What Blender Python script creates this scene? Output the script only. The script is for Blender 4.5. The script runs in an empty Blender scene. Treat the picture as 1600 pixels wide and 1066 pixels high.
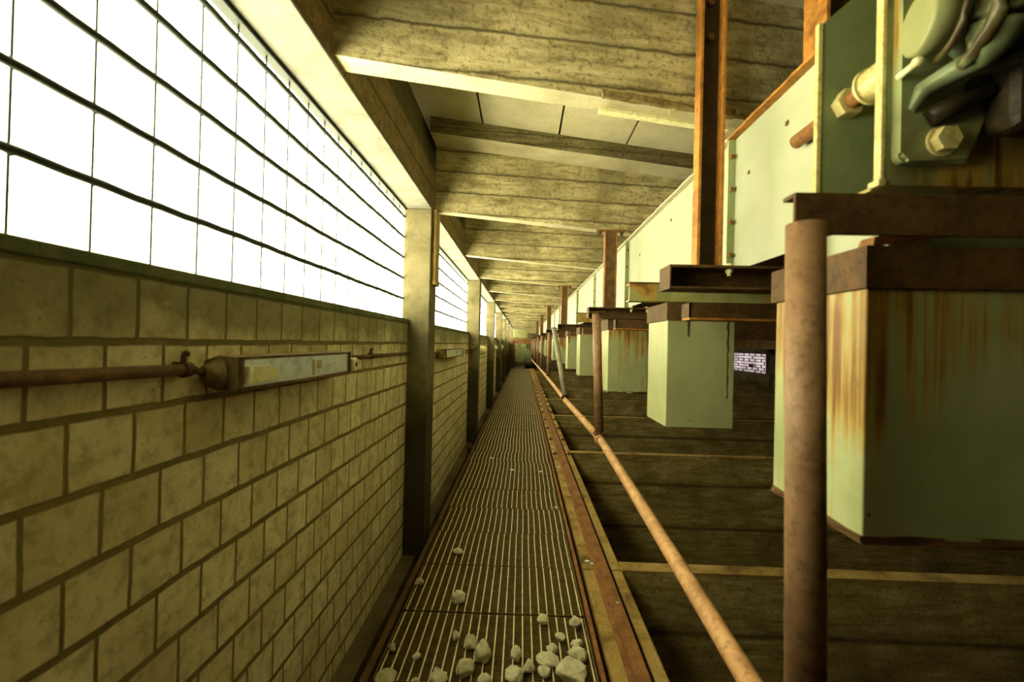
import bpy, bmesh, math, random
from mathutils import Vector, Matrix, noise

C = bpy.context.scene.collection
S = bpy.context.scene
random.seed(7)

# ------------------------------------------------------------------ camera
cd = bpy.data.cameras.new('camera')
cd.lens = 15.41
cd.sensor_width = 36.0
cd.clip_start = 0.02
cd.clip_end = 300
cd.dof.use_dof = True
cd.dof.focus_distance = 5.0
cd.dof.aperture_fstop = 3.2
cam = bpy.data.objects.new('camera', cd)
C.objects.link(cam)
R = Matrix(((0.99941066, -0.02358609, 0.02494062),
            (0.02480946, -0.00583752, -0.99967515),
            (0.02372402, 0.99970477, -0.00524892)))
cam.matrix_world = Matrix.Translation((0, 0, 1.2)) @ R.to_4x4()
S.camera = cam

# ------------------------------------------------------------------ world, exposure
W = bpy.data.worlds.new('overcast_sky')
S.world = W
W.use_nodes = True
bg = W.node_tree.nodes['Background']
# overcast sky above, brighter sunlit pale ground below the horizon
_t = W.node_tree
_tc = _t.nodes.new('ShaderNodeTexCoord')
_sx = _t.nodes.new('ShaderNodeSeparateXYZ')
_rp = _t.nodes.new('ShaderNodeMapRange')
_rp.inputs['From Min'].default_value = -0.15
_rp.inputs['From Max'].default_value = 0.15
_rp.inputs['To Min'].default_value = 22.0
_rp.inputs['To Max'].default_value = 12.5
_t.links.new(_tc.outputs['Generated'], _sx.inputs[0])
_t.links.new(_sx.outputs[2], _rp.inputs[0])
_t.links.new(_rp.outputs[0], bg.inputs[1])
bg.inputs[0].default_value = (1.0, 0.92, 0.56, 1)
S.view_settings.view_transform = 'Standard'
S.view_settings.look = 'None'
S.view_settings.gamma = 1.0
S.view_settings.use_curve_mapping = False
S.view_settings.exposure = 0.0
S.cycles.use_denoising = True
S.cycles.max_bounces = 10
S.cycles.diffuse_bounces = 6

EYE = 1.2
ORD = ['zeroth', 'first', 'second', 'third', 'fourth', 'fifth', 'sixth', 'seventh', 'eighth', 'ninth', 'tenth',
       'eleventh', 'twelfth', 'thirteenth', 'fourteenth', 'fifteenth', 'sixteenth']

# ------------------------------------------------------------------ material helpers
class NT:
    def __init__(s, name):
        s.m = bpy.data.materials.new(name)
        s.m.use_nodes = True
        s.t = s.m.node_tree
        s.b = s.t.nodes['Principled BSDF']
        s.b.inputs['Specular IOR Level'].default_value = 0.3
    def n(s, typ, **kw):
        x = s.t.nodes.new(typ)
        for k, v in kw.items():
            if k.startswith('i_'):
                key = k[2:]
                key = int(key) if key.isdigit() else key.replace('_', ' ')
                x.inputs[key].default_value = v
            else:
                setattr(x, k, v)
        return x
    def l(s, a, b):
        s.t.links.new(a, b)
    def coords(s, scale=(1, 1, 1), rand=True):
        tc = s.n('ShaderNodeTexCoord')
        mp = s.n('ShaderNodeMapping')
        mp.inputs['Scale'].default_value = scale
        if rand:
            oi = s.n('ShaderNodeObjectInfo')
            mu = s.n('ShaderNodeMath', operation='MULTIPLY', i_1=37.0)
            s.l(oi.outputs['Random'], mu.inputs[0])
            ad = s.n('ShaderNodeVectorMath', operation='ADD')
            s.l(tc.outputs['Object'], ad.inputs[0])
            s.l(mu.outputs[0], ad.inputs[1])
            s.l(ad.outputs[0], mp.inputs[0])
        else:
            s.l(tc.outputs['Object'], mp.inputs[0])
        return mp.outputs[0]
    def noise(s, vec, scale, detail=6, rough=0.6, dist=0.0):
        x = s.n('ShaderNodeTexNoise')
        x.inputs['Scale'].default_value = scale
        x.inputs['Detail'].default_value = detail
        x.inputs['Roughness'].default_value = rough
        x.inputs['Distortion'].default_value = dist
        s.l(vec, x.inputs['Vector'])
        return x.outputs['Fac']
    def ramp(s, fac, stops, interp='LINEAR'):
        x = s.n('ShaderNodeValToRGB')
        x.color_ramp.interpolation = interp
        e = x.color_ramp.elements
        while len(e) < len(stops):
            e.new(0.5)
        for k, (p, c) in enumerate(stops):
            e[k].position = p
            e[k].color = tuple(c) + (1,) if len(c) == 3 else c
        s.l(fac, x.inputs[0])
        return x.outputs['Color']
    def mix(s, fac, a, b, mode='MIX'):
        x = s.n('ShaderNodeMix', data_type='RGBA', blend_type=mode)
        for v, k in ((fac, 0), (a, 6), (b, 7)):
            if isinstance(v, (int, float)):
                x.inputs[k].default_value = v
            elif isinstance(v, tuple):
                x.inputs[k].default_value = tuple(v) + (1,)
            else:
                s.l(v, x.inputs[k])
        return x.outputs[2]
    def bump(s, h, strength=0.4, dist=0.01):
        x = s.n('ShaderNodeBump')
        x.inputs['Strength'].default_value = strength
        x.inputs['Distance'].default_value = dist
        s.l(h, x.inputs['Height'])
        s.l(x.outputs[0], s.b.inputs['Normal'])
    def done(s, col, rough=0.8, metal=0.0):
        if isinstance(col, tuple):
            s.b.inputs['Base Color'].default_value = tuple(col) + (1,)
        else:
            s.l(col, s.b.inputs['Base Color'])
        s.b.inputs['Roughness'].default_value = rough
        s.b.inputs['Metallic'].default_value = metal
        return s.m

def g(v):
    return (v, v, v)

def s_sub(s, sock, centre):
    x = s.n('ShaderNodeMath', operation='SUBTRACT', i_1=centre - 0.5)
    s.l(sock, x.inputs[0])
    return x.outputs[0]

def board_concrete(name, dark, mid, light, spec=0.2, board=0.14):
    """board-marked concrete: long grain along X, board seams across Z"""
    s = NT(name)
    v = s.coords((1.2, 6, 9))
    grain = s.noise(v, 3.0, 8, 0.7, 0.6)
    v2 = s.coords((1, 1, 1))
    blot = s.noise(v2, 2.6, 6, 0.65)
    fine = s.noise(v2, 55, 4, 0.7)
    c = s.ramp(grain, [(0.30, dark), (0.5, mid), (0.72, light)])
    c = s.mix(s.ramp(blot, [(0.38, g(0)), (0.66, g(0.75))]), c, dark)
    c = s.mix(s.ramp(fine, [(0.36, g(0.55)), (0.47, g(0))]), c, tuple(q * 0.45 for q in dark))
    # board seams
    tc = s.n('ShaderNodeTexCoord')
    sx = s.n('ShaderNodeSeparateXYZ')
    s.l(tc.outputs['Object'], sx.inputs[0])
    wob = s.noise(s.coords((7, 1, 1)), 3, 6)
    mw = s.n('ShaderNodeMath', operation='MULTIPLY_ADD', i_1=0.02)
    s.l(wob, mw.inputs[0]); s.l(sx.outputs[2], mw.inputs[2])
    dv = s.n('ShaderNodeMath', operation='DIVIDE', i_1=board)
    s.l(mw.outputs[0], dv.inputs[0])
    fr = s.n('ShaderNodeMath', operation='FRACT')
    s.l(dv.outputs[0], fr.inputs[0])
    seam = s.ramp(fr.outputs[0], [(0.0, g(0.9)), (0.05, g(0.25)), (0.12, g(0)), (0.94, g(0)), (1.0, g(0.9))])
    c = s.mix(seam, c, tuple(q * 0.4 for q in dark))
    h = s.mix(0.5, grain, fine)
    h = s.mix(seam, h, (0, 0, 0))
    s.bump(h, 0.7, 0.012)
    s.b.inputs['Specular IOR Level'].default_value = spec
    return s.done(c, 0.9)

def plain_concrete(name, dark, mid, light, scale=3.0, pits=0.5, bump=0.4):
    s = NT(name)
    v = s.coords()
    a = s.noise(v, scale, 8, 0.65, 0.4)
    f = s.noise(v, scale * 22, 4, 0.7)
    c = s.ramp(a, [(0.3, dark), (0.5, mid), (0.7, light)])
    c = s.mix(s.ramp(f, [(0.32, g(pits)), (0.44, g(0))]), c, tuple(q * 0.35 for q in dark))
    s.bump(s.mix(0.6, a, f), bump, 0.01)
    return s.done(c, 0.9)

def rusty(name, dark, mid, bright, scale=14, rough=0.75, metal=0.0, bump=0.35, spec=0.3):
    s = NT(name)
    v = s.coords()
    a = s.noise(v, scale, 8, 0.7, 0.5)
    f = s.noise(v, scale * 6, 4, 0.7)
    c = s.ramp(a, [(0.32, dark), (0.52, mid), (0.72, bright)])
    c = s.mix(s.ramp(f, [(0.35, g(0.5)), (0.5, g(0))]), c, tuple(q * 0.5 for q in dark))
    s.bump(s.mix(0.5, a, f), bump, 0.004)
    s.b.inputs['Specular IOR Level'].default_value = spec
    return s.done(c, rough, metal)

def painted(name, base, base2, rust=(0.16, 0.07, 0.015), amount=0.5, streak=(26, 26, 1.1), rough=0.5, ochre=(0.42, 0.24, 0.03), top=None):
    """old paint with vertical run-down rust streaks and chips"""
    s = NT(name)
    v = s.coords()
    a = s.noise(v, 5, 6, 0.6)
    c = s.ramp(a, [(0.35, base2), (0.6, base)])
    st = s.noise(s.coords(streak), 1.0, 5, 0.6, 0.3)
    big = s.noise(v, 2.2, 4, 0.5)
    pr = s.n('ShaderNodeMath', operation='MULTIPLY')
    s.l(st, pr.inputs[0]); s.l(big, pr.inputs[1])
    lo = 0.42 - 0.2 * amount
    if top:     # run-down rust: thickest where the water enters at the upper edge
        tc = s.n('ShaderNodeTexCoord')
        sx = s.n('ShaderNodeSeparateXYZ')
        s.l(tc.outputs['Object'], sx.inputs[0])
        sb = s.n('ShaderNodeMath', operation='SUBTRACT', i_1=top * 0.55)
        s.l(sx.outputs[2], sb.inputs[0])
        pq = s.n('ShaderNodeMath', operation='MULTIPLY_ADD', i_1=0.11 / top)
        s.l(sb.outputs[0], pq.inputs[0]); s.l(pr.outputs[0], pq.inputs[2])
        pr = pq
    m1 = s.ramp(pr.outputs[0], [(lo, g(0)), (lo + 0.07, g(0.85))])
    c = s.mix(m1, c, ochre)
    m2 = s.ramp(pr.outputs[0], [(lo + 0.05, g(0)), (lo + 0.12, g(0.9))])
    c = s.mix(m2, c, rust)
    chips = s.noise(v, 40, 4, 0.7)
    m3 = s.ramp(chips, [(0.68, g(0)), (0.72, g(0.9))])
    c = s.mix(m3, c, tuple(q * 0.5 for q in rust))
    s.bump(s.mix(0.5, a, m3), 0.15, 0.003)
    return s.done(c, rough)

def brick_material():
    s = NT('old_lime_brick')
    tc = s.n('ShaderNodeTexCoord')
    sx = s.n('ShaderNodeSeparateXYZ')
    s.l(tc.outputs['Object'], sx.inputs[0])
    cb = s.n('ShaderNodeCombineXYZ')
    zs = s.n('ShaderNodeMath', operation='MULTIPLY', i_1=0.55)
    s.l(sx.outputs[2], zs.inputs[0])
    s.l(sx.outputs[1], cb.inputs[0]); s.l(zs.outputs[0], cb.inputs[1])
    w = s.n('ShaderNodeTexNoise')
    w.inputs['Scale'].default_value = 9.0
    w.inputs['Detail'].default_value = 4.0
    s.l(tc.outputs['Object'], w.inputs['Vector'])
    ma = s.n('ShaderNodeVectorMath', operation='MULTIPLY_ADD')
    ma.inputs[1].default_value = (0.009, 0.006, 0)
    s.l(w.outputs['Color'], ma.inputs[0]); s.l(cb.outputs[0], ma.inputs[2])
    def brick(c1, c2, mo):
        b = s.n('ShaderNodeTexBrick', offset=0.5, offset_frequency=2, squash=1.0)
        b.inputs['Color1'].default_value = c1
        b.inputs['Color2'].default_value = c2
        b.inputs['Mortar'].default_value = mo
        b.inputs['Scale'].default_value = 1.0
        b.inputs['Mortar Size'].default_value = 0.0046
        b.inputs['Mortar Smooth'].default_value = 0.25
        b.inputs['Bias'].default_value = 0.0
        b.inputs['Brick Width'].default_value = 0.127
        b.inputs['Row Height'].default_value = 0.0715
        s.l(ma.outputs[0], b.inputs['Vector'])
        return b
    b = brick((0.93, 0.85, 0.54, 1), (0.78, 0.69, 0.40, 1), (0.17, 0.13, 0.045, 1))
    v = s.coords(rand=False)
    blot = s.noise(v, 3.0, 7, 0.65)
    mid = s.noise(v, 22, 6, 0.7)
    spots = s.noise(v, 75, 3, 0.6)
    c = s.mix(s.ramp(blot, [(0.40, g(0)), (0.70, g(0.6))]), b.outputs['Color'], (0.36, 0.28, 0.10))
    c = s.mix(s.ramp(mid, [(0.34, g(0.65)), (0.52, g(0))]), c, (0.30, 0.25, 0.11))
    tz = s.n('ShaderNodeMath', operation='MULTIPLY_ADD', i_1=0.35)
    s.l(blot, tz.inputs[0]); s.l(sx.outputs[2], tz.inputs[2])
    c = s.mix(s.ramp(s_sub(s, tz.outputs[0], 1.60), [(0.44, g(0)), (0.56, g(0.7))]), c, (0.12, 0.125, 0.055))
    c = s.mix(s.ramp(spots, [(0.27, g(0.85)), (0.33, g(0))]), c, (0.05, 0.04, 0.015))
    h = s.mix(0.35, s.ramp(b.outputs['Fac'], [(0, g(1)), (1, g(0))]), mid)
    s.bump(h, 0.9, 0.012)
    return s.done(c, 0.9)

M = {}
M['brick'] = brick_material()
M['beam'] = board_concrete('board_marked_concrete', (0.17, 0.14, 0.06), (0.55, 0.48, 0.25), (0.80, 0.72, 0.43))
M['lintel_paint'] = plain_concrete('pale_limewash', (0.15, 0.143, 0.105), (0.225, 0.22, 0.18), (0.28, 0.275, 0.235), 6, 0.3, 0.4)
M['lintel_side'] = board_concrete('lintel_board_concrete', (0.15, 0.11, 0.045), (0.27, 0.20, 0.09), (0.40, 0.31, 0.15))
M['soffit'] = plain_concrete('lit_beam_soffit', (0.42, 0.37, 0.20), (0.60, 0.55, 0.35), (0.72, 0.67, 0.45), 4, 0.3, 0.25)  # beam concrete made paler: light from below put into the colour
M['beam_edge'] = board_concrete('dark_beam_edge', (0.09, 0.075, 0.03), (0.22, 0.185, 0.085), (0.36, 0.31, 0.16), 0.2, 0.06)  # darker board concrete for the flange sides
M['slab'] = plain_concrete('roof_slab_concrete', (0.52, 0.47, 0.27), (0.66, 0.61, 0.38), (0.74, 0.69, 0.46), 4, 0.35, 0.4)
def column_mat():
    s = NT('column_concrete')
    v = s.coords()
    a = s.noise(v, 4, 8, 0.65, 0.4)
    f = s.noise(v, 90, 4, 0.7)
    c = s.ramp(a, [(0.3, (0.08, 0.072, 0.03)), (0.5, (0.155, 0.135, 0.068)), (0.7, (0.22, 0.195, 0.105))])
    c = s.mix(s.ramp(f, [(0.32, g(0.4)), (0.44, g(0))]), c, (0.05, 0.04, 0.015))
    # darker lower part ending in an uneven line
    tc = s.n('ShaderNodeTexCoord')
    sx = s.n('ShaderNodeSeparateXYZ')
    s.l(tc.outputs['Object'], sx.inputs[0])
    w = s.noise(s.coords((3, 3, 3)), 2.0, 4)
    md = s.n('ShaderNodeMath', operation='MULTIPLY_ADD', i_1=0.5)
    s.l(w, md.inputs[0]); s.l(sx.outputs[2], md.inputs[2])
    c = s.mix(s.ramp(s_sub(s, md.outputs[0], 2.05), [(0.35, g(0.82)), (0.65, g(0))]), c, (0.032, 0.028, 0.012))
    s.bump(s.mix(0.6, a, f), 0.35, 0.01)
    return s.done(c, 0.9)
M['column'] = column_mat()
M['sill'] = plain_concrete('mossy_sill_concrete', (0.06, 0.085, 0.04), (0.13, 0.15, 0.07), (0.22, 0.22, 0.11), 6, 0.4, 0.4)
M['pit'] = board_concrete('stained_pit_concrete', (0.15, 0.11, 0.034), (0.38, 0.29, 0.10), (0.62, 0.52, 0.25), 0.2, 0.47)
M['kerb'] = plain_concrete('kerb_concrete', (0.10, 0.06, 0.012), (0.36, 0.235, 0.06), (0.46, 0.33, 0.11), 6, 0.8, 0.6)
M['dark_floor'] = plain_concrete('wet_dark_floor', (0.03, 0.024, 0.01), (0.06, 0.05, 0.02), (0.10, 0.08, 0.035), 2, 0.4, 0.3)
M['wall_dark'] = plain_concrete('sooty_plaster', (0.06, 0.052, 0.025), (0.12, 0.10, 0.05), (0.18, 0.155, 0.08), 2, 0.3, 0.3)
M['wire'] = rusty('dark_wire', (0.012, 0.018, 0.014), (0.02, 0.03, 0.022), (0.035, 0.045, 0.03), 20, 0.6)
M['rust_pipe'] = rusty('orange_rust_pipe', (0.32, 0.16, 0.06), (0.56, 0.32, 0.13), (0.68, 0.42, 0.20), 9, 0.6, 0.0, 0.35, 0.4)
M['post_rust'] = rusty('dull_rust_tube', (0.15, 0.082, 0.036), (0.27, 0.155, 0.075), (0.37, 0.23, 0.12), 9, 0.55, 0.0, 0.25, 0.4)
M['post_grey'] = rusty('grey_worn_tube', (0.14, 0.125, 0.08), (0.23, 0.21, 0.14), (0.30, 0.27, 0.18), 9, 0.55, 0.0, 0.25, 0.4)
M['rust_dark'] = rusty('dark_rust_steel', (0.045, 0.026, 0.008), (0.10, 0.052, 0.014), (0.17, 0.085, 0.022), 11, 0.7)
M['black_rust'] = rusty('blackened_rust_steel', (0.018, 0.012, 0.005), (0.04, 0.024, 0.008), (0.08, 0.042, 0.012), 11, 0.7)
M['rust_orange'] = rusty('bright_rust_steel', (0.20, 0.085, 0.015), (0.42, 0.18, 0.03), (0.58, 0.27, 0.05), 11, 0.7)
M['rust_brown'] = rusty('brown_rust_steel', (0.13, 0.058, 0.016), (0.26, 0.115, 0.03), (0.36, 0.17, 0.05), 10, 0.7)
M['conduit'] = rusty('brown_conduit', (0.06, 0.03, 0.012), (0.14, 0.072, 0.028), (0.26, 0.15, 0.06), 30, 0.7)
M['bar'] = rusty('worn_galvanised_bar', (0.62, 0.56, 0.28), (0.86, 0.80, 0.47), (0.93, 0.87, 0.56), 30, 0.5, 0.0, 0.1, 0.5)
M['cross'] = rusty('dull_cross_wire', (0.10, 0.066, 0.014), (0.17, 0.118, 0.028), (0.25, 0.18, 0.055), 30, 0.7)
M['mint'] = painted('pale_mint_paint', (0.39, 0.42, 0.29), (0.34, 0.37, 0.24), amount=0.16)
M['mint_box'] = painted('mint_box_paint', (0.38, 0.41, 0.21), (0.31, 0.34, 0.16), amount=0.34)
M['mint_rusty'] = painted('streaked_mint_paint', (0.40, 0.45, 0.24), (0.30, 0.35, 0.16), amount=0.95, streak=(38, 38, 1.3), top=0.446)
M['green'] = painted('machine_green_paint', (0.21, 0.25, 0.12), (0.15, 0.19, 0.08), amount=0.22)
M['green_dirty'] = painted('oily_green_paint', (0.27, 0.31, 0.15), (0.12, 0.12, 0.045), rust=(0.07, 0.035, 0.01), amount=0.72, rough=0.35)
M['olive'] = painted('olive_cast_paint', (0.27, 0.29, 0.13), (0.20, 0.20, 0.08), rust=(0.05, 0.03, 0.01), amount=0.5, rough=0.4, streak=(14, 14, 5))
M['oily'] = painted('oil_soaked_green', (0.20, 0.26, 0.14), (0.06, 0.055, 0.02), rust=(0.035, 0.022, 0.008), amount=0.95, rough=0.35, streak=(10, 10, 6), ochre=(0.10, 0.07, 0.02))
M['flange_green'] = painted('flange_green_paint', (0.36, 0.42, 0.22), (0.28, 0.33, 0.15), amount=0.45)
M['mossy'] = painted('mossy_channel_paint', (0.30, 0.31, 0.12), (0.17, 0.16, 0.05), amount=0.9, streak=(9, 9, 9))
M['grease'] = rusty('greasy_iron', (0.010, 0.008, 0.003), (0.022, 0.016, 0.006), (0.07, 0.052, 0.022), 18, 0.5, 0.0, 0.6, 0.25)
M['brass'] = rusty('yellowed_nut', (0.35, 0.30, 0.10), (0.58, 0.52, 0.22), (0.70, 0.64, 0.34), 30, 0.4, 0.0, 0.2, 0.5)
M['lamp_body'] = rusty('dusty_lamp_housing', (0.11, 0.075, 0.025), (0.24, 0.18, 0.065), (0.40, 0.34, 0.17), 26, 0.7)
M['reflector'] = rusty('enamel_reflector', (0.70, 0.80, 0.80), (0.80, 0.90, 0.90), (0.86, 0.94, 0.94), 4, 0.28, 0.6, 0.02, 0.5)
M['holder'] = rusty('ivory_lampholder', (0.70, 0.68, 0.34), (0.86, 0.83, 0.46), (0.92, 0.89, 0.55), 12, 0.45, 0.0, 0.1)
M['black'] = rusty('black_hole', (0.006, 0.006, 0.004), (0.012, 0.011, 0.008), (0.02, 0.018, 0.01), 20, 0.8)
M['stone'] = plain_concrete('broken_plaster', (0.48, 0.45, 0.24), (0.74, 0.70, 0.44), (0.86, 0.82, 0.56), 30, 0.5, 0.7)
M['paper'] = plain_concrete('pale_flake', (0.60, 0.58, 0.42), (0.75, 0.73, 0.58), (0.82, 0.80, 0.66), 30, 0.1, 0.2)
M['batten'] = rusty('ochre_wood', (0.24, 0.16, 0.04), (0.42, 0.29, 0.08), (0.52, 0.38, 0.13), 8, 0.7)
def cable_mat():
    return rusty('dusty_cobweb_line', (0.5, 0.45, 0.3), (0.6, 0.55, 0.38), (0.7, 0.65, 0.45), 20, 0.8)
M['edge_dust'] = cable_mat()
def glass_block():
    s = NT('frosted_glass_brick')
    t = s.t
    v = s.coords(rand=False)
    a = s.noise(v, 2.0, 4, 0.6)
    c = s.ramp(a, [(0.3, (0.15, 0.13, 0.17)), (0.6, (0.22, 0.21, 0.27))])
    tr = s.n('ShaderNodeBsdfTranslucent')
    s.l(c, tr.inputs[0])
    tp = s.n('ShaderNodeBsdfTransparent')
    s.l(c, tp.inputs[0])
    mx = s.n('ShaderNodeMixShader')
    mx.inputs[0].default_value = 0.35
    s.l(tr.outputs[0], mx.inputs[1]); s.l(tp.outputs[0], mx.inputs[2])
    s.l(mx.outputs[0], t.nodes['Material Output'].inputs[0])
    return s.m
M['glass'] = glass_block()

# ------------------------------------------------------------------ mesh helpers
class MB:
    def __init__(s):
        s.bm = bmesh.new()
        s.mi = 0
    def _poly(s, vs, faces, smooth=False):
        bv = [s.bm.verts.new(v) for v in vs]
        out = []
        for f in faces:
            try:
                q = s.bm.faces.new([bv[i] for i in f])
                q.material_index = s.mi
                q.smooth = smooth
                out.append(q)
            except ValueError:
                pass
        return bv, out
    def box(s, x0, x1, y0, y1, z0, z1, bev=0.0):
        vs = [(x, y, z) for x in (x0, x1) for y in (y0, y1) for z in (z0, z1)]
        fs = [(0, 1, 3, 2), (4, 6, 7, 5), (0, 4, 5, 1), (2, 3, 7, 6), (0, 2, 6, 4), (1, 5, 7, 3)]
        bv, bf = s._poly(vs, fs)
        if bev:
            es = list({e for f in bf for e in f.edges})
            r = bmesh.ops.bevel(s.bm, geom=es, offset=bev, segments=2, affect='EDGES', profile=0.5)
            for f in r['faces']:
                f.material_index = s.mi
        return s
    def prism(s, poly, axis, a, b):
        """extrude a 2-D polygon along axis 'x','y' or 'z' from a to b"""
        def p3(p, t):
            return {'x': (t, p[0], p[1]), 'y': (p[0], t, p[1]), 'z': (p[0], p[1], t)}[axis]
        n = len(poly)
        vs = [p3(p, a) for p in poly] + [p3(p, b) for p in poly]
        fs = [tuple(range(n)), tuple(range(2 * n - 1, n - 1, -1))]
        fs += [(i, i + n, (i + 1) % n + n, (i + 1) % n) for i in range(n)]
        s._poly(vs, fs)
        return s
    def hexa(s, corners):
        """8 corners ordered like box()"""
        fs = [(0, 1, 3, 2), (4, 6, 7, 5), (0, 4, 5, 1), (2, 3, 7, 6), (0, 2, 6, 4), (1, 5, 7, 3)]
        s._poly(corners, fs)
        return s
    def tube(s, pts, r, seg=20, cap=True, smooth=True):
        pts = [Vector(p) for p in pts]
        rr = r if isinstance(r, (list, tuple)) else [r] * len(pts)
        rings = []
        for i, p in enumerate(pts):
            if i == 0: d = pts[1] - p
            elif i == len(pts) - 1: d = p - pts[i - 1]
            else: d = (pts[i + 1] - p).normalized() + (p - pts[i - 1]).normalized()
            d.normalize()
            up = Vector((0, 0, 1)) if abs(d.z) < 0.9 else Vector((1, 0, 0))
            u = d.cross(up).normalized(); v = d.cross(u).normalized()
            ring = [s.bm.verts.new(p + (u * math.cos(2 * math.pi * k / seg) + v * math.sin(2 * math.pi * k / seg)) * rr[i]) for k in range(seg)]
            rings.append(ring)
        for a, b in zip(rings, rings[1:]):
            for k in range(seg):
                f = s.bm.faces.new((a[k], a[(k + 1) % seg], b[(k + 1) % seg], b[k]))
                f.smooth = smooth; f.material_index = s.mi
        if cap:
            for ring in (rings[0], rings[-1]):
                f = s.bm.faces.new(ring); f.material_index = s.mi
        return s
    def ring(s, p, axis, r0, r1, h, seg=24):
        """flat washer ring about p along axis"""
        d = Vector(axis).normalized()
        a = Vector(p)
        pts = [a, a + d * h]
        up = Vector((0, 0, 1)) if abs(d.z) < 0.9 else Vector((1, 0, 0))
        u = d.cross(up).normalized(); v = d.cross(u).normalized()
        R4 = []
        for q, r in ((pts[0], r0), (pts[0], r1), (pts[1], r1), (pts[1], r0)):
            R4.append([s.bm.verts.new(q + (u * math.cos(2 * math.pi * k / seg) + v * math.sin(2 * math.pi * k / seg)) * r) for k in range(seg)])
        for j in range(4):
            A, B = R4[j], R4[(j + 1) % 4]
            for k in range(seg):
                f = s.bm.faces.new((A[k], A[(k + 1) % seg], B[(k + 1) % seg], B[k]))
                f.material_index = s.mi
        return s
    def ball(s, c, r, scale=(1, 1, 1), sub=2):
        m = Matrix.Translation(c) @ Matrix.Diagonal((scale[0], scale[1], scale[2], 1))
        res = bmesh.ops.create_icosphere(s.bm, subdivisions=sub, radius=r, matrix=m)
        for v in res['verts']:
            for f in v.link_faces:
                f.smooth = True; f.material_index = s.mi
        return s
    def roughen(s, amp, freq, only=None):
        for v in s.bm.verts:
            if only is None or only(v.co):
                n = noise.noise_vector(v.co * freq)
                v.co += n * amp
        return s
    def build(s, name, mats, loc=(0, 0, 0), parent=None):
        bmesh.ops.recalc_face_normals(s.bm, faces=s.bm.faces)
        L = Vector(loc)
        me = bpy.data.meshes.new(name)
        for v in s.bm.verts:
            v.co -= L
        s.bm.to_mesh(me)
        s.bm.free()
        for m in (mats if isinstance(mats, (list, tuple)) else [mats]):
            me.materials.append(M[m])
        o = bpy.data.objects.new(name, me)
        C.objects.link(o)
        if parent is None:
            o.location = L
        else:
            o.parent = parent
            o.location = L - Vector(parent['_w']) if '_w' in parent else (0, 0, 0)
            o['_w'] = tuple(L)
        if '_w' not in o:
            o['_w'] = tuple(L)
        return o

def tag(o, label=None, cat=None, group=None, kind=None):
    if label: o['label'] = label
    if cat: o['category'] = cat
    if group: o['group'] = group
    if kind: o['kind'] = kind
    return o

def thing(name, loc, label, cat, group=None):
    o = bpy.data.objects.new(name, None)
    o.empty_display_size = 0.05
    C.objects.link(o)
    o.location = loc
    o['_w'] = tuple(loc)
    return tag(o, label, cat, group)

def copy_tree(o, parent=None):
    c = o.copy()
    C.objects.link(c)
    if parent is not None:
        c.parent = parent
    for ch in [x for x in bpy.data.objects if x.parent == o]:
        copy_tree(ch, c)
    return c

# =================================================================== SETTING
COLY = [-0.12, 2.83] + [6.05 + 3.2 * q for q in range(10)]  # first column is out of view, placed to trim light on the near box
YEND = 36.0
# --- brick wall under the windows
wb = MB()
wb.box(-0.99, -0.75, -4.0, YEND, -0.19, 1.315)
wb.box(-0.99, -0.75, -4.0, -0.11, 1.315, 2.06)  # unseen infill behind the viewpoint, added to block window light
wb.build('wall_left', 'brick', (-0.75, 0.711 - 0.127 * 40, -0.24 + 0.0))['kind'] = 'structure'
sl = MB(); sl.box(-0.98, -0.745, -0.11, YEND, 1.315, 1.342, 0.004)
tag(sl.build('trim_1', 'sill', (-0.75, 0, 1.315)), 'mossy dark sill capping the brick wall under the mesh windows', 'window sill', kind='structure')
ft = MB(); ft.box(-0.99, -0.66, -4.0, YEND, -2.3, -0.19)
ft.build('wall_footing', 'wall_dark', (-0.75, 0, -2.3))['kind'] = 'structure'
fl = MB(); fl.box(-1.0, 9.3, -4.2, YEND + 0.2, -2.4, -2.2)
fl.build('floor', 'dark_floor', (0, 0, -2.2))['kind'] = 'structure'
wk = MB(); wk.box(-1.0, 9.3, -4.2, -4.0, -2.3, 3.2)
wk.build('wall_back', 'wall_dark', (0, -4, 0))['kind'] = 'structure'
we = MB(); we.box(-1.0, 9.3, YEND, YEND + 0.2, -2.3, 3.2)
we.build('wall_end', 'wall_dark', (0, YEND, 0))['kind'] = 'structure'

# --- lintel over the windows
lt = MB()
n = 60
for k in range(n):
    pass
lt.box(-0.80, -0.61, -4.0, YEND, 2.075, 2.325, 0.006)
lt.mi = 1
lt.box(-0.797, -0.613, -4.0, YEND, 2.063, 2.0755, 0.003)
lt.mi = 2
lt.box(-0.815, -0.778, -4.0, YEND, 2.052, 2.10, 0.003)
tag(lt.build('lintel', ['lintel_side', 'lintel_paint', 'wire'], (-0.7, 0, 2.06)), 'long concrete lintel above the mesh windows with a pale painted underside', 'lintel', kind='structure')
up = MB(); up.box(-0.80, -0.66, -4.0, YEND, 2.326, 2.615)
up.build('wall_left_top', 'wall_dark', (-0.8, 0, 2.06))['kind'] = 'structure'

# --- window columns
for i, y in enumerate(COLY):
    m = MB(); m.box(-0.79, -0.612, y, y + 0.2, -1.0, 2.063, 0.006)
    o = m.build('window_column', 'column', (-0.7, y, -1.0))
    if i == 0: lab = 'square concrete window column beside the viewpoint, just outside the picture'
    elif i <= 5: lab = 'square concrete window column on the brick wall, %s along the walkway from the viewer' % ORD[i]
    else: lab = 'tiny distant window column in the far stretch of the brick wall'
    tag(o, lab, 'column', 'columns between the mesh windows', 'structure')
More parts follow.
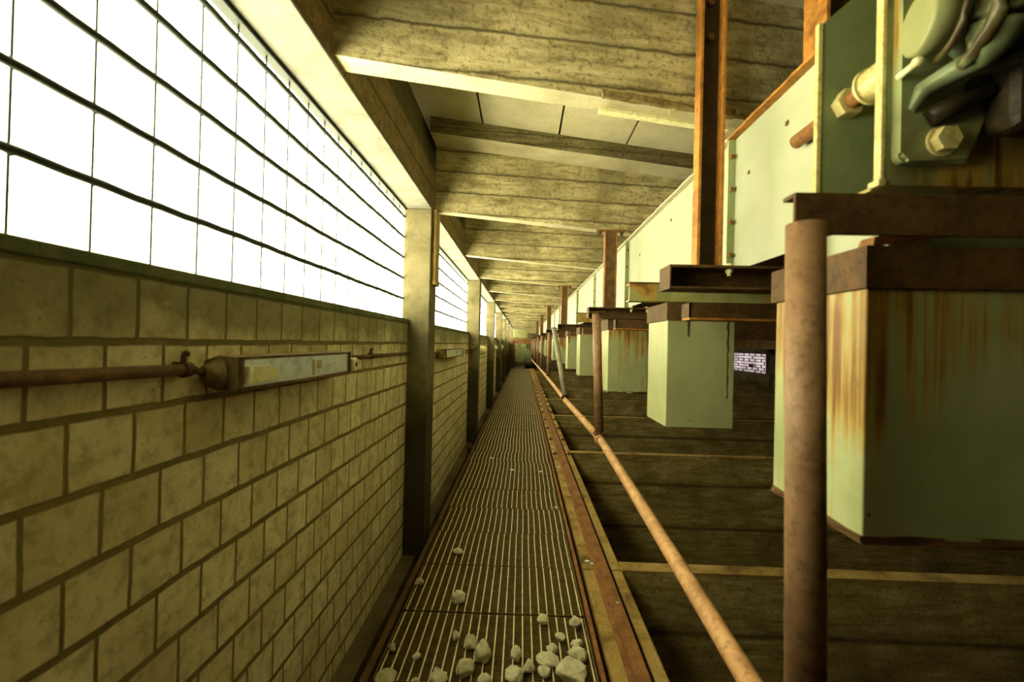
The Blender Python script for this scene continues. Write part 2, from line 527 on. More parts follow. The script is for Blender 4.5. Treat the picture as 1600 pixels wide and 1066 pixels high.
# --- batten on the first column
m = MB()
m.box(-0.611, -0.588, 2.87, 2.995, 1.60, 2.07, 0.003)
m.box(-0.611, -0.584, 2.86, 3.005, 1.575, 1.60, 0.002)
tag(m.build('wooden_batten', 'batten', (-0.6, 2.93, 1.575)), 'ochre wooden batten fixed to the side of the nearest window column under the lintel', 'batten')

# --- mesh windows
WN = 0
for a, b in zip(COLY, COLY[1:]):
    WN += 1
    m = MB()
    y0, y1 = a + 0.2, b
    # horizontal wires with a slight wave
    zs = [1.478 - 0.133 + 0.133 * q for q in range(1, 6)]
    for z in zs:
        npt = max(6, int((y1 - y0) / 0.065))
        pts = [(-0.792, y0 + (y1 - y0) * t / npt, z + 0.0012 * math.sin(t * 0.7 + z * 31) + (0.0009 if t % 2 else -0.0007)) for t in range(npt + 1)]
        m.tube(pts, 0.0088, 8)
    y = 0.652 + 0.1305 * math.ceil((y0 + 0.02 - 0.652) / 0.1305)
    while y < y1 - 0.01:
        m.tube([(-0.797, y, 1.34), (-0.797, y + 0.001, 1.7), (-0.797, y, 2.08)], 0.0024, 6)
        for z in zs:
            m.ball((-0.794, y, z), 0.0098, (0.8, 1.3, 1.0), 1)
        y += 0.1305
    o = m.build('window_%d' % WN, 'wire', (-0.79, y0, 1.34))
    tag(o, None, None, None, 'structure')

# --- roof beams (T section, skewed a little, falling to the right) and slabs
SK, SLO = 0.16, -0.056
def beam_y(y, x): return y + SK * (x + 0.61)
def roof_z(z, x): return z + SLO * (x + 0.61)
BY = [1.34 - 1.545 * q for q in (3, 2, 1)] + [1.34, 2.93, 4.42, 5.92, 7.45] + [8.97 + 1.53 * q for q in range(17)]
def skew_bar(m, y, x0, x1, dy0, dy1, z0, z1, nseg=1):
    co = []
    for x in (x0, x1):
        for dy in (dy0, dy1):
            for z in (z0, z1):
                co.append((x, beam_y(y, x) + dy, roof_z(z, x)))
    m.hexa(co)
for i, y in enumerate(BY):
    if y > YEND - 0.6: break
    m = MB()
    skew_bar(m, y, -0.612, 9.0, 0.0, 0.085, 2.083, 2.515)
    skew_bar(m, y, -0.612, 9.0, -0.20, 0.28, 2.515, 2.615)
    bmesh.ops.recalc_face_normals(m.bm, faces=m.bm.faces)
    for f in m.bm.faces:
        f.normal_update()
        if f.normal.z < -0.7: f.material_index = 1  # downward faces get the colour with the light painted in
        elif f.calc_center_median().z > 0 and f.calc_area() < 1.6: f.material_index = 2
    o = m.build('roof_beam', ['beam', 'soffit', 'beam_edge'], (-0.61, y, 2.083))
    k = i - 2
    if k < 1:
        lab = 'board-marked concrete roof beam overhead, behind the viewpoint'
    elif k <= 9:
        lab = 'board-marked concrete roof beam above the walkway, %s seen from the viewer' % ORD[k]
    else:
        lab = 'small distant board-marked concrete roof beam towards the far end of the hall'
    tag(o, lab, 'roof beam', 'concrete roof beams', 'structure')
# roof slabs: planks laid beam to beam, seen between the first beams; one plank per strip
sm = MB()
xs = [-0.80, -0.29, 0.205, 0.66, 1.15, 1.64, 2.13, 2.62, 3.11, 4.1, 5.1, 6.1, 7.1, 8.1, 9.2]
for a, b in zip(xs, xs[1:]):
    w = 0.007
    co = []
    for x in (a + w, b - w):
        for y in (-4.2, YEND + 0.2):
            for z in (2.616, 2.70):
                co.append((x, y, roof_z(z, x)))
    sm.hexa(co)
co = []
for x in (-0.80, 9.3):
    for y in (-4.2, YEND + 0.2):
        for z in (2.70, 2.80):
            co.append((x, y, roof_z(z, x)))
sm.hexa(co)
sm.build('ceiling', 'slab', (0, 0, 2.6))['kind'] = 'structure'

# --- right-hand wall with glass-brick windows
rw = MB()
rw.box(9.0, 9.25, -4.0, YEND, -2.2, 0.27)
rw.box(9.0, 9.25, -4.0, YEND, 1.03, 2.7)
rw.build('wall_right', 'wall_dark', (9, 0, 0))['kind'] = 'structure'
ry = [16.15 + 3.25 * q for q in range(-3, 7)]
for q, y in enumerate(ry):
    m = MB(); m.box(8.9, 9.2, y - 0.12, y + 0.12, -2.2, 1.9)
    tag(m.build('hall_column', 'wall_dark', (9, y, -2.2)), 'dark column between the glass-brick windows of the far side wall', 'column', 'columns of the far side wall', 'structure')
rw2 = MB(); rw2.box(9.0, 9.25, -4.0, ry[0], 0.27, 1.03)
rw2.build('wall_right_near', 'wall_dark', (9, 0, 0.27))['kind'] = 'structure'
for a, b in zip(ry, ry[1:]):
    WN += 1
    y0, y1 = a + 0.12, b - 0.12
    m = MB()
    m.box(9.11, 9.13, y0, y1, 0.27, 1.03)
    m.mi = 1
    rows = 7
    rh = 0.76 / rows
    for r in range(rows + 1):
        z = 0.27 + rh * r
        m.box(9.07, 9.11, y0, y1, z - 0.011, z + 0.011)
    for r in range(rows):
        off = 0.0 if r % 2 else 0.22
        y = y0 + off
        while y < y1:
            if random.random() < 0.62:
                m.box(9.075, 9.11, y - 0.009, y + 0.009, 0.27 + rh * r, 0.27 + rh * (r + 1))
            y += 0.44
    # a broken block stuffed dark
    hy = y0 + 0.45 * (y1 - y0)
    m.box(9.07, 9.115, hy - 0.12, hy + 0.12, 0.27 + rh * 2, 0.27 + rh * 3)
    tag(m.build('window_%d' % WN, ['glass', 'wall_dark'], (9.1, y0, 0.27)), None, None, None, 'structure')

# --- pit: kerb, dividers
kb = MB()
for (a, b) in ((-1.0, 2.36), (2.372, 21.0)):
    kb.box(0.352, 0.558, a, b, -0.30, 0.0, 0.008)
o = kb.build('kerb', 'kerb', (0.45, 0, -0.3))
tag(o, 'ochre concrete kerb between the grating walkway and the pits', 'kerb', kind='structure')
pw = MB(); pw.box(0.352, 0.556, -4.0, YEND, -2.2, -0.30)
pw.build('wall_pit', 'pit', (0.45, 0, -2.2))['kind'] = 'structure'
DY = [-0.1, 2.37, 4.90, 7.42, 9.6, 11.9, 14.4, 16.9, 19.4]
for i, y in enumerate(DY):
    m = MB()
    m.box(0.556, 9.0, y, y + 0.085, -2.2, -0.004)
    # softly broken top edge
    o = m.build('pit_divider', 'pit', (0.56, y, -2.2))
    if i == 0: lab = 'concrete wall between two pits, below the viewpoint and out of the picture'
    elif i <= 5: lab = 'concrete dividing wall across the pits, %s one seen from the viewer' % ORD[i]
    else: lab = 'distant concrete dividing wall across the pits'
    tag(o, lab, 'pit wall', 'dividing walls of the pits', 'structure')
    c = MB()
    nx = 60
    x0 = 0.556
    c.box(0.556, 9.0, y - 0.004, y + 0.090, -0.010, 0.0, 0.003)
    c.build('coping', 'kerb', (0.56, y, 0), o)

# =================================================================== WALKWAY
NB, PW, PL, PX = 22, 0.800, 0.397, -0.105
def panel_mesh():
    m = MB()
    for k in range(NB):
        x = -PW / 2 + 0.012 + (PW - 0.024) * k / (NB - 1)
        m.box(x - 0.0023, x + 0.0023, -PL / 2, PL / 2, -0.028, 0.0)
    m.mi = 1
    nc = 36
    for k in range(nc):
        y = -PL / 2 + 0.006 + (PL - 0.012) * k / (nc - 1)
        m.box(-PW / 2, PW / 2, y - 0.0013, y + 0.0013, -0.012, -0.003)
    for y in (-PL / 2 + 0.0015, PL / 2 - 0.0015):
        m.box(-PW / 2, PW / 2, y - 0.0015, y + 0.0015, -0.03, -0.001)
    for x in (-PW / 2, PW / 2):
        m.box(x - 0.002, x + 0.002, -PL / 2, PL / 2, -0.03, 0.002)
    return m
proto = panel_mesh().build('grating_panel', ['bar', 'cross'])
npan = 0
y = 1.949 - 0.414 + 0.207 - 0.414
first = True
Ypan = []
while y < 21.2:
    Ypan.append(y); y += 0.414
# wear of single panels: height and sideways play
for k, y in enumerate(Ypan):
    o = proto if k == 0 else proto.copy()
    if k: C.objects.link(o)
    o.location = (PX + random.uniform(-0.006, 0.006), y, random.uniform(-0.003, 0.001))
    o.rotation_euler = (random.uniform(-0.006, 0.006), random.uniform(-0.002, 0.002), random.uniform(-0.003, 0.003))
    if k == 0: lab = 'steel grating panel under the bottom edge of the picture, heaped with rubble'
    elif k == 1: lab = 'rubble-strewn steel grating panel, lowest whole panel in the picture'
    elif k <= 14: lab = 'steel walkway grating panel, %s panel beyond the rubble-strewn one' % ORD[k - 1]
    else: lab = 'small distant steel grating panel in the far half of the walkway'
    tag(o, lab, 'grating', 'grating panels of the walkway')
# stringers
m = MB()
m.box(-0.545, -0.518, 0.8, 21.2, -0.11, 0.006, 0.002)
m.box(-0.518, -0.47, 0.8, 21.2, -0.050, -0.042)
tag(m.build('walkway_stringer', 'rust_dark', (-0.53, 1, -0.1)), 'rusty steel edge angle along the brick-wall side of the grating', 'stringer')
m = MB()
m.box(0.310, 0.327, 0.8, 21.2, -0.11, 0.006, 0.002)
m.box(0.265, 0.310, 0.8, 21.2, -0.050, -0.042)
tag(m.build('walkway_stringer', 'rust_brown', (0.32, 1, -0.1)), 'rusty steel edge angle along the kerb side of the grating', 'stringer')
# cross bearers carrying the stringers between wall footing and kerb
for k in range(9):
    y = 2.96 + 2.5 * k
    m = MB()
    m.box(-0.665, 0.354, y, y + 0.06, -0.20, -0.112)
    tag(m.build('walkway_bearer', 'rust_dark', (-0.1, y, -0.2)), 'dark steel bearer under the grating walkway', 'bearer', 'bearers under the walkway')

# rail on kerb with clips
rl = thing('kerb_rail', (0.45, 1.0, 0.0), 'rusty flat steel rail bolted along the top of the kerb', 'rail')
m = MB()
m.box(0.405, 0.482, 0.7, 21.0, 0.0005, 0.010, 0.002)
m.box(0.432, 0.455, 0.7, 21.0, 0.010, 0.022)
m.box(0.424, 0.478, 0.7, 21.0, 0.020, 0.034, 0.003)
m.build('rail_bar', 'rust_brown', (0.45, 1.0, 0.0), rl)
m = MB(); m.box(0.487, 0.499, 0.7, 21.0, 0.0, 0.005)
m.build('groove_strip', 'black', (0.45, 1.0, 0.0), rl)
def clip(x, y, sx):
    m = MB()
    m.box(x - 0.026, x + 0.026, y - 0.016, y + 0.016, 0.0, 0.011, 0.002)
    m.box(x - 0.004, x + 0.004, y - 0.05, y + 0.05, 0.0, 0.008)
    m.tube([(x, y, 0.01), (x, y, 0.022)], 0.011, 6, smooth=False)
    m.tube([(x, y, 0.022), (x, y, 0.034)], 0.006, 8)
    return m
for k in range(14):
    y = 4.8 + 0.72 * k
    clip(0.378, y, 1).build('rail_clip', 'rust_dark', (0.378, y, 0), rl)
    clip(0.528, y, -1).build('rail_clip', 'rust_dark', (0.528, y, 0), rl)

# =================================================================== HANDRAIL AND POSTS
def post(p_top, p_bot, r, lab, cap=True, mat='post_rust'):
    t = thing('rail_post', p_bot, lab, 'post', 'tubular posts of the knee rail')
    m = MB()
    m.tube([p_bot, p_top], r, 28)
    m.build('tube', mat, p_bot, t)
    d = (Vector(p_top) - Vector(p_bot)).normalized()
    m = MB()
    pb = Vector(p_bot)
    m.tube([pb, pb + d * 0.008], r * 1.45, 24)
    m.build('foot_collar', 'rust_dark', p_bot, t)
    if cap:
        m = MB()
        x, y, z = p_top
        m.box(x - 0.05, x + 0.05, y - 0.035, y + 0.035, z, z + 0.008, 0.002)
        m.build('head_plate', 'rust_dark', p_bot, t)
    return t
RR = 0.0225
post((0.462, 0.735, 1.408), (0.465, 0.715, 0.575), 0.029, 'thick blurred rusty post, nearest one, standing in front of the streaked chute box', False)
post((0.441, 2.665, 1.395), (0.478, 2.690, 0.662), 0.026, 'rusty tubular post leaning out over the rail joint left of the clean mint box')
post((0.385, 5.47, 1.395), (0.4515, 4.55, 0.650), 0.028, 'greyish bent post slanting strongly, behind the post at the rail joint', True, 'post_grey')
yy = [7.75, 10.35, 12.9, 15.4, 17.8, 20.2]
labs = ['upright thin rusty post just left of the slanting grey one', 'slim distant post, next upright behind the slanting grey one and its neighbour']
for k, y in enumerate(yy):
    x = 0.46 - 0.009 * k
    zb = 0.62 - 0.02 * k
    post((x, y, 1.40), (x - 0.004, y, zb + 0.02), 0.030, labs[k] if k < 2 else 'tiny far post of the knee rail near the machinery')
m = MB()
m.tube([(0.440, 0.05, 0.512), (0.452, 0.6, 0.540), (0.461, 1.2, 0.570), (0.470, 2.0, 0.610), (0.478, 2.66, 0.638)], RR, 24)
m.ring((0.4715, 2.62, 0.633), (0, 1, 0), 0.0, RR * 1.25, 0.03)
tag(m.build('rail_pipe', 'rust_pipe', (0.46, 1, 0.5)), 'near length of orange rusty rail pipe running out of the bottom of the picture', 'rail pipe')
m = MB()
m.tube([(0.4785, 2.70, 0.637), (0.462, 3.7, 0.632), (0.450, 4.55, 0.626), (0.448, 7.4, 0.610), (0.44, 10.4, 0.585), (0.43, 14, 0.55), (0.41, 20.3, 0.47)], 0.024, 24)
for y_, x_, z_ in ((3.35, 0.468, 0.634), (4.5, 0.4507, 0.6265)):
    m.ring((x_, y_, z_), (0, 1, 0), 0.0, 0.029, 0.03)
tag(m.build('rail_pipe', 'rust_pipe', (0.46, 4, 0.6)), 'far length of orange rusty rail pipe running on to the machinery', 'rail pipe')

# =================================================================== FRAMES (channels across, carrying boxes)
def frame(y, x0, x1, z0, z1, mode, mat, lab, bolts=(), fw=0.06, group='cross channels of the box frame'):
    t = thing('cross_channel', (x0, y, z0), lab, 'steel channel', group)
    m = MB()
    tt = 0.007
    if mode == 'open':      # flanges towards the viewer
        m.box(x0, x1, y, y + fw, z1 - tt * 1.3, z1, 0.0015)
        m.box(x0, x1, y, y + fw, z0, z0 + tt, 0.0015)
        m.box(x0, x1, y + fw - tt, y + fw, z0 + tt, z1 - tt * 1.3)
        m.box(x0 - 0.004, x0, y, y + fw, z0, z1)
    elif mode == 'angle':   # upright leg towards the viewer, short top leg
        m.box(x0, x1, y, y + tt, z0, z1, 0.0015)
        m.box(x0, x1, y + tt, y + fw, z1 - tt, z1)
    else:                   # web towards the viewer
        m.box(x0, x1, y, y + tt, z0, z1, 0.0015)
        m.box(x0, x1, y + tt, y + fw, z1 - tt, z1)
        m.box(x0, x1, y + tt, y + fw, z0, z0 + tt)
    m.build('channel', mat, (x0, y, z0), t)
    if mode == 'flat':
        m = MB(); m.box(x0 - 0.002, x1, y - 0.004, y + fw, z1, z1 + 0.006)
        m.build('cap_strip', 'rust_dark', (x0, y, z0), t)
    for bx in bolts:
        b = MB()
        b.tube([(bx, y + 0.025, z1), (bx, y + 0.025, z1 + 0.009)], 0.010, 6, smooth=False)
        b.tube([(bx, y + 0.025, z1 - 0.03), (bx, y + 0.025, z1 - 0.0095)], 0.006, 10)
        b.tube([(bx, y + 0.025, z1 - 0.02), (bx, y + 0.025, z1 - 0.0095)], 0.011, 6, smooth=False)
        b.build('bolt', 'holder', (x0, y, z0), t)
    return t
# nearest: flat rusty web with protruding left flange tip
t = frame(0.765, 0.463, 1.9, 1.400, 1.472, 'angle', 'rust_dark', 'blurred dark rusty channel resting on the nearest post in front of the drive', (), 0.036)
frame(1.395, 0.463, 1.9, 1.386, 1.462, 'open', 'rust_dark', 'rusty open channel under the thick rust-edged hanger', (0.655, ), 0.105)
frame(1.935, 0.462, 1.9, 1.398, 1.476, 'flat', 'mossy', 'mossy green channel stepping out left below the rusty open channel', (0.515,), 0.06)
frame(3.05, 0.455, 1.9, 1.388, 1.466, 'open', 'rust_dark', 'dark channel on the post leaning over the rail joint', (0.75, 0.86), 0.10)
frame(3.86, 0.462, 1.9, 1.400, 1.478, 'flat', 'mossy', 'small green channel end with a bolt hole, behind the post at the rail joint', (), 0.06)
frame(5.70, 0.455, 1.9, 1.388, 1.466, 'open', 'rust_dark', 'dark channel on the slanting grey post', (), 0.10)
for k, y in enumerate((7.9, 10.3, 13.0, 15.5, 18.06, 20.3)):
    frame(y, 0.42, 1.9, 1.388, 1.466, 'open', 'rust_dark', 'distant dark channel crossing above the far posts' , (), 0.10)

# lower hanger channels under the frames
def lower(y, x0, z0, z1, lab):
    t = thing('hanger_channel', (x0, y, z0), lab, 'steel channel', 'lower hanger channels')
    m = MB()
    m.box(x0, 1.9, y, y + 0.006, z0 + 0.008, z1)
    m.box(x0, x0 + 0.006, y, y + 0.08, z0, z1)
    m.build('web', 'rust_dark', (x0, y, z0), t)
    m = MB(); m.box(x0 - 0.004, 1.9, y - 0.012, y + 0.06, z0, z0 + 0.008, 0.001)
    m.build('lip', 'rust_orange', (x0, y, z0), t)
    return t
lower(1.60, 0.600, 1.300, 1.362, 'brown channel with an orange lower lip hanging just above the clean mint box')
lower(2.86, 0.600, 1.305, 1.372, 'brown channel hanging above the second mint box behind the rail joint post')
for k, y in enumerate((4.4, 5.65)):
    lower(y, 0.60, 1.305, 1.372, 'small distant brown channel hanging above a mint box')

# sloped rusty cover strips lying on the open channels
def strip(y, x0, z0, lab, wd=0.10):
    m = MB()
    co = []
    for x, z in ((x0, z0 + 0.004), (x0 + 0.30, z0 + 0.056)):
        for q in (y, y + wd):
            for h in (0.0, 0.014):
                co.append((x, q, z + h))
    m.hexa(co)
    bmesh.ops.subdivide_edges(m.bm, edges=m.bm.edges[:], cuts=5, use_grid_fill=True)
    m.roughen(0.006, 45)
    co = []
    for x, z in ((x0 + 0.30, z0 + 0.056), (x0 + 0.5, z0 + 0.075)):
        for q in (y, y + wd):
            for h in (0.0, 0.012):
                co.append((x, q, z + h))
    m.hexa(co)
    tag(m.build('cover_strip', 'rust_brown', (x0, y, z0)), lab, 'cover strip')
strip(0.803, 0.628, 1.3875, 'ragged rusty strip sloping up right on top of the large streaked box', 0.036)
strip(3.06, 0.86, 1.4680, 'ragged rusty strip sloping up right on the channel above the second mint box')

# =================================================================== CHUTE BOXES
def chute(y, x0, w, d, z0, z1, mat, lab, rusthem):
    t = thing('chute_box', (x0, y, z0), lab, 'chute box', 'mint chute boxes over the pits')
    th = 0.004
    m = MB()
    m.box(x0, x0 + w, y, y + d, z0, 1.312, 0.003)
    m.build('shell', mat, (x0, y, z0), t)
    # rolled hem at the outlet
    m = MB()
    e = 0.0025
    if rusthem:
        m.box(x0 - e, x0 + w + e, y - e, y + d + e, z0 - 0.003, z0 + 0.012)
        bmesh.ops.subdivide_edges(m.bm, edges=m.bm.edges[:], cuts=6, use_grid_fill=True)
        m.roughen(0.006, 60, lambda c: c.z > z0)
        m.build('outlet_hem', 'rust_dark', (x0, y, z0), t)
    m = MB()
    m.box(x0 - 0.006, x0 + w + 0.012, y - 0.006, y + d + 0.012, 1.312, z1)
    m.build('top_flange', 'rust_dark', (x0, y, z0), t)
    m = MB()
    m.box(x0 + 0.18, x0 + w, y + 0.19, y + 0.245, z1, 1.482)
    m.build('hanger_neck', 'rust_dark', (x0, y, z0), t)
    return t
bx = [(0.785, 'mint_rusty', 'large rust-streaked mint box behind the nearest post, closest chute', True),
      (1.845, 'mint_box', 'clean pale mint chute box with two thin rust runs, second from the viewer', False),
      (3.11, 'mint_rusty', 'mint chute box half hidden behind the post at the rail joint', True),
      (4.64, 'mint_box', 'small mint chute box, fourth along the row, seen beside the slanting grey post', True),
      (5.89, 'mint_rusty', 'brown-stained small mint chute box, fifth along the row', True)]
for y, mt, lab, rh in bx:
    chute(y, 0.602, 0.278, 0.275, 0.866, 1.386, mt, lab, rh)
for k in range(9):
    chute(7.4 + 1.45 * k, 0.602, 0.278, 0.275, 0.866, 1.386, 'mint_box' if k % 2 else 'mint_rusty', 'tiny distant mint chute box in the far part of the row', True)

# two thin rust runs on the clean box
_cb = [o for o in bpy.data.objects if o.get('label', '').startswith('clean pale mint')][0]
for (xa, wd, zb) in ((0.690, 0.013, 1.245), (0.853, 0.009, 0.99)):
    m = MB()
    n_ = 14
    L_ = []; R_ = []
    for k in range(n_ + 1):
        z = 1.311 - (1.311 - zb) * k / n_
        j = 0.002 * math.sin(k * 2.3 + xa * 40)
        w_ = wd * (0.5 - 0.22 * k / n_) * (1 + 0.25 * math.sin(k * 1.9))
        L_.append((xa - w_ + j, z)); R_.append((xa + w_ + j, z))
    for k in range(n_):
        m.prism([L_[k], R_[k], R_[k + 1], L_[k + 1]], 'y', 1.8445, 1.8455)
    m.build('rust_run', 'rust_dark', (0.602, 1.845, 0.866), _cb)
# =================================================================== TANK PLATES
PXX = 0.762
pj = [1.056, 1.63, 3.24, 4.69, 6.17] + [6.17 + 1.48 * q for q in range(1, 11)]
for i, (a, b) in enumerate(zip(pj, pj[1:])):
    if i == 0: lab = 'pale mint tank plate, nearest one, running behind the drive plates'
    elif i <= 5: lab = 'pale mint tank plate, %s panel of the long tank side from the drive' % ORD[i + 1]
    else: lab = 'small distant pale mint tank plate far along the tank side'
    t = thing('tank_plate', (PXX, a, 1.39), lab, 'tank plate', 'plates of the mint tank side')
    m = MB()
    m.box(PXX, PXX + 0.006, a, b - 0.002, 1.482, 1.965)
    m.build('sheet', 'mint', (PXX, a, 1.39), t)
    m = MB()
    m.box(PXX - 0.028, PXX + 0.012, a, b - 0.002, 1.965, 1.973)
    bmesh.ops.subdivide_edges(m.bm, edges=[e for e in m.bm.edges if abs((e.verts[0].co - e.verts[1].co).y) > 0.3], cuts=24)
    m.roughen(0.003, 45)
    m.build('top_flange', 'rust_orange' if i == 0 else 'edge_dust', (PXX, a, 1.39), t)
    m = MB()
    for yy_ in (a, ):
        m.box(PXX - 0.026, PXX, b - 0.011, b - 0.003, 1.482, 1.964)
    m.build('joint_flange', 'flange_green', (PXX, a, 1.39), t)
    for z in (1.54, 1.66, 1.78, 1.90):
        q = MB()
        q.tube([(PXX - 0.014, b - 0.022, z), (PXX - 0.014, b - 0.011, z)], 0.0075, 6, smooth=False)
        q.build('bolt', 'rust_brown', (PXX, a, 1.39), t)
    q = MB()
    q.box(PXX - 0.003, PXX, a + 0.42 * (b - a), a + 0.42 * (b - a) + 0.014, 1.86, 1.873)
    q.box(PXX - 0.003, PXX, a + 0.8 * (b - a), a + 0.8 * (b - a) + 0.010, 1.80, 1.811)
    q.build('stud', 'rust_dark', (PXX, a, 1.39), t)
m = MB()
m.box(0.769, 4.2, 1.056, 20.7, 1.482, 1.494)
m.build('tank_floor', 'rust_dark', (0.7, 0.86, 1.39))
tag(bpy.data.objects['tank_floor'], 'dark rusty underside of the long tank above the pits', 'tank floor')
m = MB()
for k in range(9):
    y = 2.6 + 2.2 * k
    m.box(0.92, 4.2, y, y + 0.05, 1.25, 1.481)
m.box(2.2, 2.3, 1.2, 20.7, 1.20, 1.481)
tag(m.build('tank_underframe', 'rust_dark', (0.72, 1, 1.3)), 'dark grid of ribs under the tank floor', 'underframe')

# =================================================================== HANGERS from roof beams to channels
def hanger(x0, x1, y0, y1, z0, z1, lab, end):
    t = thing('roof_hanger', (x0, y0, z0), lab, 'steel hanger', 'steel hangers from the roof beams')
    m = MB()
    if end == 'plain':
        y1 = y0 + 0.055
        m.box(x0 + 0.009, x1 - 0.009, y0 + 0.004, y0 + 0.012, z0, z1)
    else:
        m.box(x0 + 0.008, x1 - 0.008, y1 - 0.008, y1, z0, z1)
    m.build('web', 'rust_dark' if end == 'plain' else 'black_rust', (x0, y0, z0), t)
    for a, b in ((x0, x0 + 0.010), (x1 - 0.010, x1)):
        m = MB(); m.box(a, b, y0, y1, z0, z1, 0.001)
        m.build('flange', 'rust_orange' if end != 'plain' else 'rust_brown', (x0, y0, z0), t)
    if end == 'plain':
        m = MB()
        m.box(x0 - 0.055, x1 + 0.055, y0, y1, z1, z1 + 0.009)
        m.build('head_plate', 'rust_brown', (x0, y0, z0), t)
        for bx_ in (x0 - 0.035, x1 + 0.035):
            q = MB()
            q.tube([(bx_, y0 + 0.03, z1 - 0.03), (bx_, y0 + 0.03, z1)], 0.008, 8)
            q.tube([(bx_, y0 + 0.03, z1 - 0.016), (bx_, y0 + 0.03, z1)], 0.014, 6, smooth=False)
            q.build('bolt', 'rust_dark', (x0, y0, z0), t)
    else:
        for z in (2.24, 2.36):
            q = MB()
            q.tube([(0.5 * (x0 + x1), y1 - 0.022, z), (0.5 * (x0 + x1), y1 - 0.008, z)], 0.013, 6, smooth=False)
            q.build('bolt', 'rust_dark', (x0, y0, z0), t)
    return t
hanger(0.562, 0.646, 1.448, 1.494, 1.462, 2.60, 'big dark rusty hanger with orange flanges rising past the front roof beam', 'big')
hanger(0.555, 0.640, 3.06, 3.14, 1.466, 2.00, 'brown steel hanger under the second roof beam', 'plain')
hanger(0.515, 0.60, 6.02, 6.10, 1.40, 2.00, 'small brown hanger under the fourth roof beam', 'plain')
for k, y in enumerate((9.1, 12.1, 15.2)):
    hanger(0.49 - 0.02 * k, 0.575 - 0.02 * k, y + 0.02, y + 0.1, 1.40, 2.00, 'tiny distant brown hanger in the far row', 'plain')
# rusty hanger behind the near drive plate
hanger(0.80, 0.92, 1.20, 1.30, 1.98, 2.55, 'orange rusty hanger behind the top of the green drive plate', 'big')

# =================================================================== BROKEN STEEL BRACKET UNDER FIRST BEAM
bt = thing('beam_bracket', (0.25, 1.50, 2.0), 'rusty cream flat-bar bracket under the broken edge of the front roof beam', 'bracket')
def bz(x): return roof_z(2.083, x)
m = MB()
co = []
for x in (0.245, 0.72):
    for yy_ in (1.515, 1.545):
        for z in (-0.012, -0.002):
            co.append((x, yy_ + SK * (x - 0.25), bz(x) + z - 0.010))
m.hexa(co)
m.build('flat_bar', 'holder', (0.25, 1.5, 2.0), bt)
m = MB(); m.box(0.485, 0.505, 1.515, 1.521, 2.0, 2.055); m.build('upright_lug', 'brass', (0.25, 1.5, 2.0), bt)
m = MB()
co = []
for x in (0.245, 0.72):
    for yy_ in (1.462, 1.480):
        for z in (-0.003, 0.02):
            co.append((x, yy_ + SK * (x - 0.25), bz(x) + z))
m.hexa(co)
bmesh.ops.subdivide_edges(m.bm, edges=m.bm.edges[:], cuts=8, use_grid_fill=True)
m.roughen(0.008, 38)
m.build('rust_crust', 'lamp_body', (0.25, 1.5, 2.0), bt)

# =================================================================== DRIVE (near right)
t = thing('drive_plate', (0.683, 1.04, 1.50), 'large green steel plate with a slanted top corner, holding the rusty adjusting rod', 'plate')
m = MB()
m.prism([(0.684, 1.405), (1.6, 1.405), (1.6, 2.38), (1.15, 2.38), (0.684, 1.965)], 'y', 1.04, 1.052)
m.build('sheet', 'green', (0.683, 1.04, 1.5), t)
m = MB(); m.box(0.674, 0.684, 1.037, 1.050, 1.405, 1.966, 0.001)
m.build('edge_strip', 'brass', (0.683, 1.04, 1.5), t)
m = MB(); m.prism([(1.038, 1.405), (0.868, 1.405), (0.846, 1.43), (0.868, 1.465), (1.038, 1.465)], 'x', 0.702, 0.710)
m.build('foot_gusset', 'mint', (0.683, 1.04, 1.5), t)
t = thing('bearing_plate', (0.68, 0.868, 1.53), 'dark green bearing plate with a bright left edge, in front of the slanted plate', 'plate')
m = MB()
m.box(0.694, 1.5, 0.868, 0.878, 1.531, 2.38)
m.box(0.694, 1.5, 0.868, 0.965, 1.525, 1.532)
m.build('sheet', 'green_dirty', (0.68, 0.868, 1.53), t)
m = MB(); m.box(0.6855, 0.6942, 0.866, 0.884, 1.526, 2.38, 0.002)
m.box(0.679, 0.694, 0.862, 0.890, 1.522, 1.535, 0.002)
m.build('edge_strip', 'brass', (0.68, 0.868, 1.53), t)
# adjusting rod
t = thing('adjusting_rod', (0.738, 1.2, 1.772), 'rusty threaded rod with a pale nut and sleeve running through the green plate', 'threaded rod')
m = MB(); m.tube([(0.738, 1.22, 1.772), (0.738, 0.885, 1.772)], 0.0185, 24); m.build('rod', 'rust_brown', (0.738, 1.2, 1.772), t)
m = MB(); m.tube([(0.738, 1.0395, 1.772), (0.738, 1.014, 1.772)], 0.0325, 6, smooth=False); m.build('nut', 'brass', (0.738, 1.2, 1.772), t)
m = MB()
pts = []; rr = []
for k in range(13):
    pts.append((0.738, 0.960 - 0.006 * k, 1.772)); rr.append(0.033 + (0.0022 if k % 2 else 0))
m.tube(pts, rr, 28)
m.ring((0.738, 0.957, 1.772), (0, 1, 0), 0.0, 0.040, 0.006)
m.build('sleeve', 'brass', (0.738, 1.2, 1.772), t)
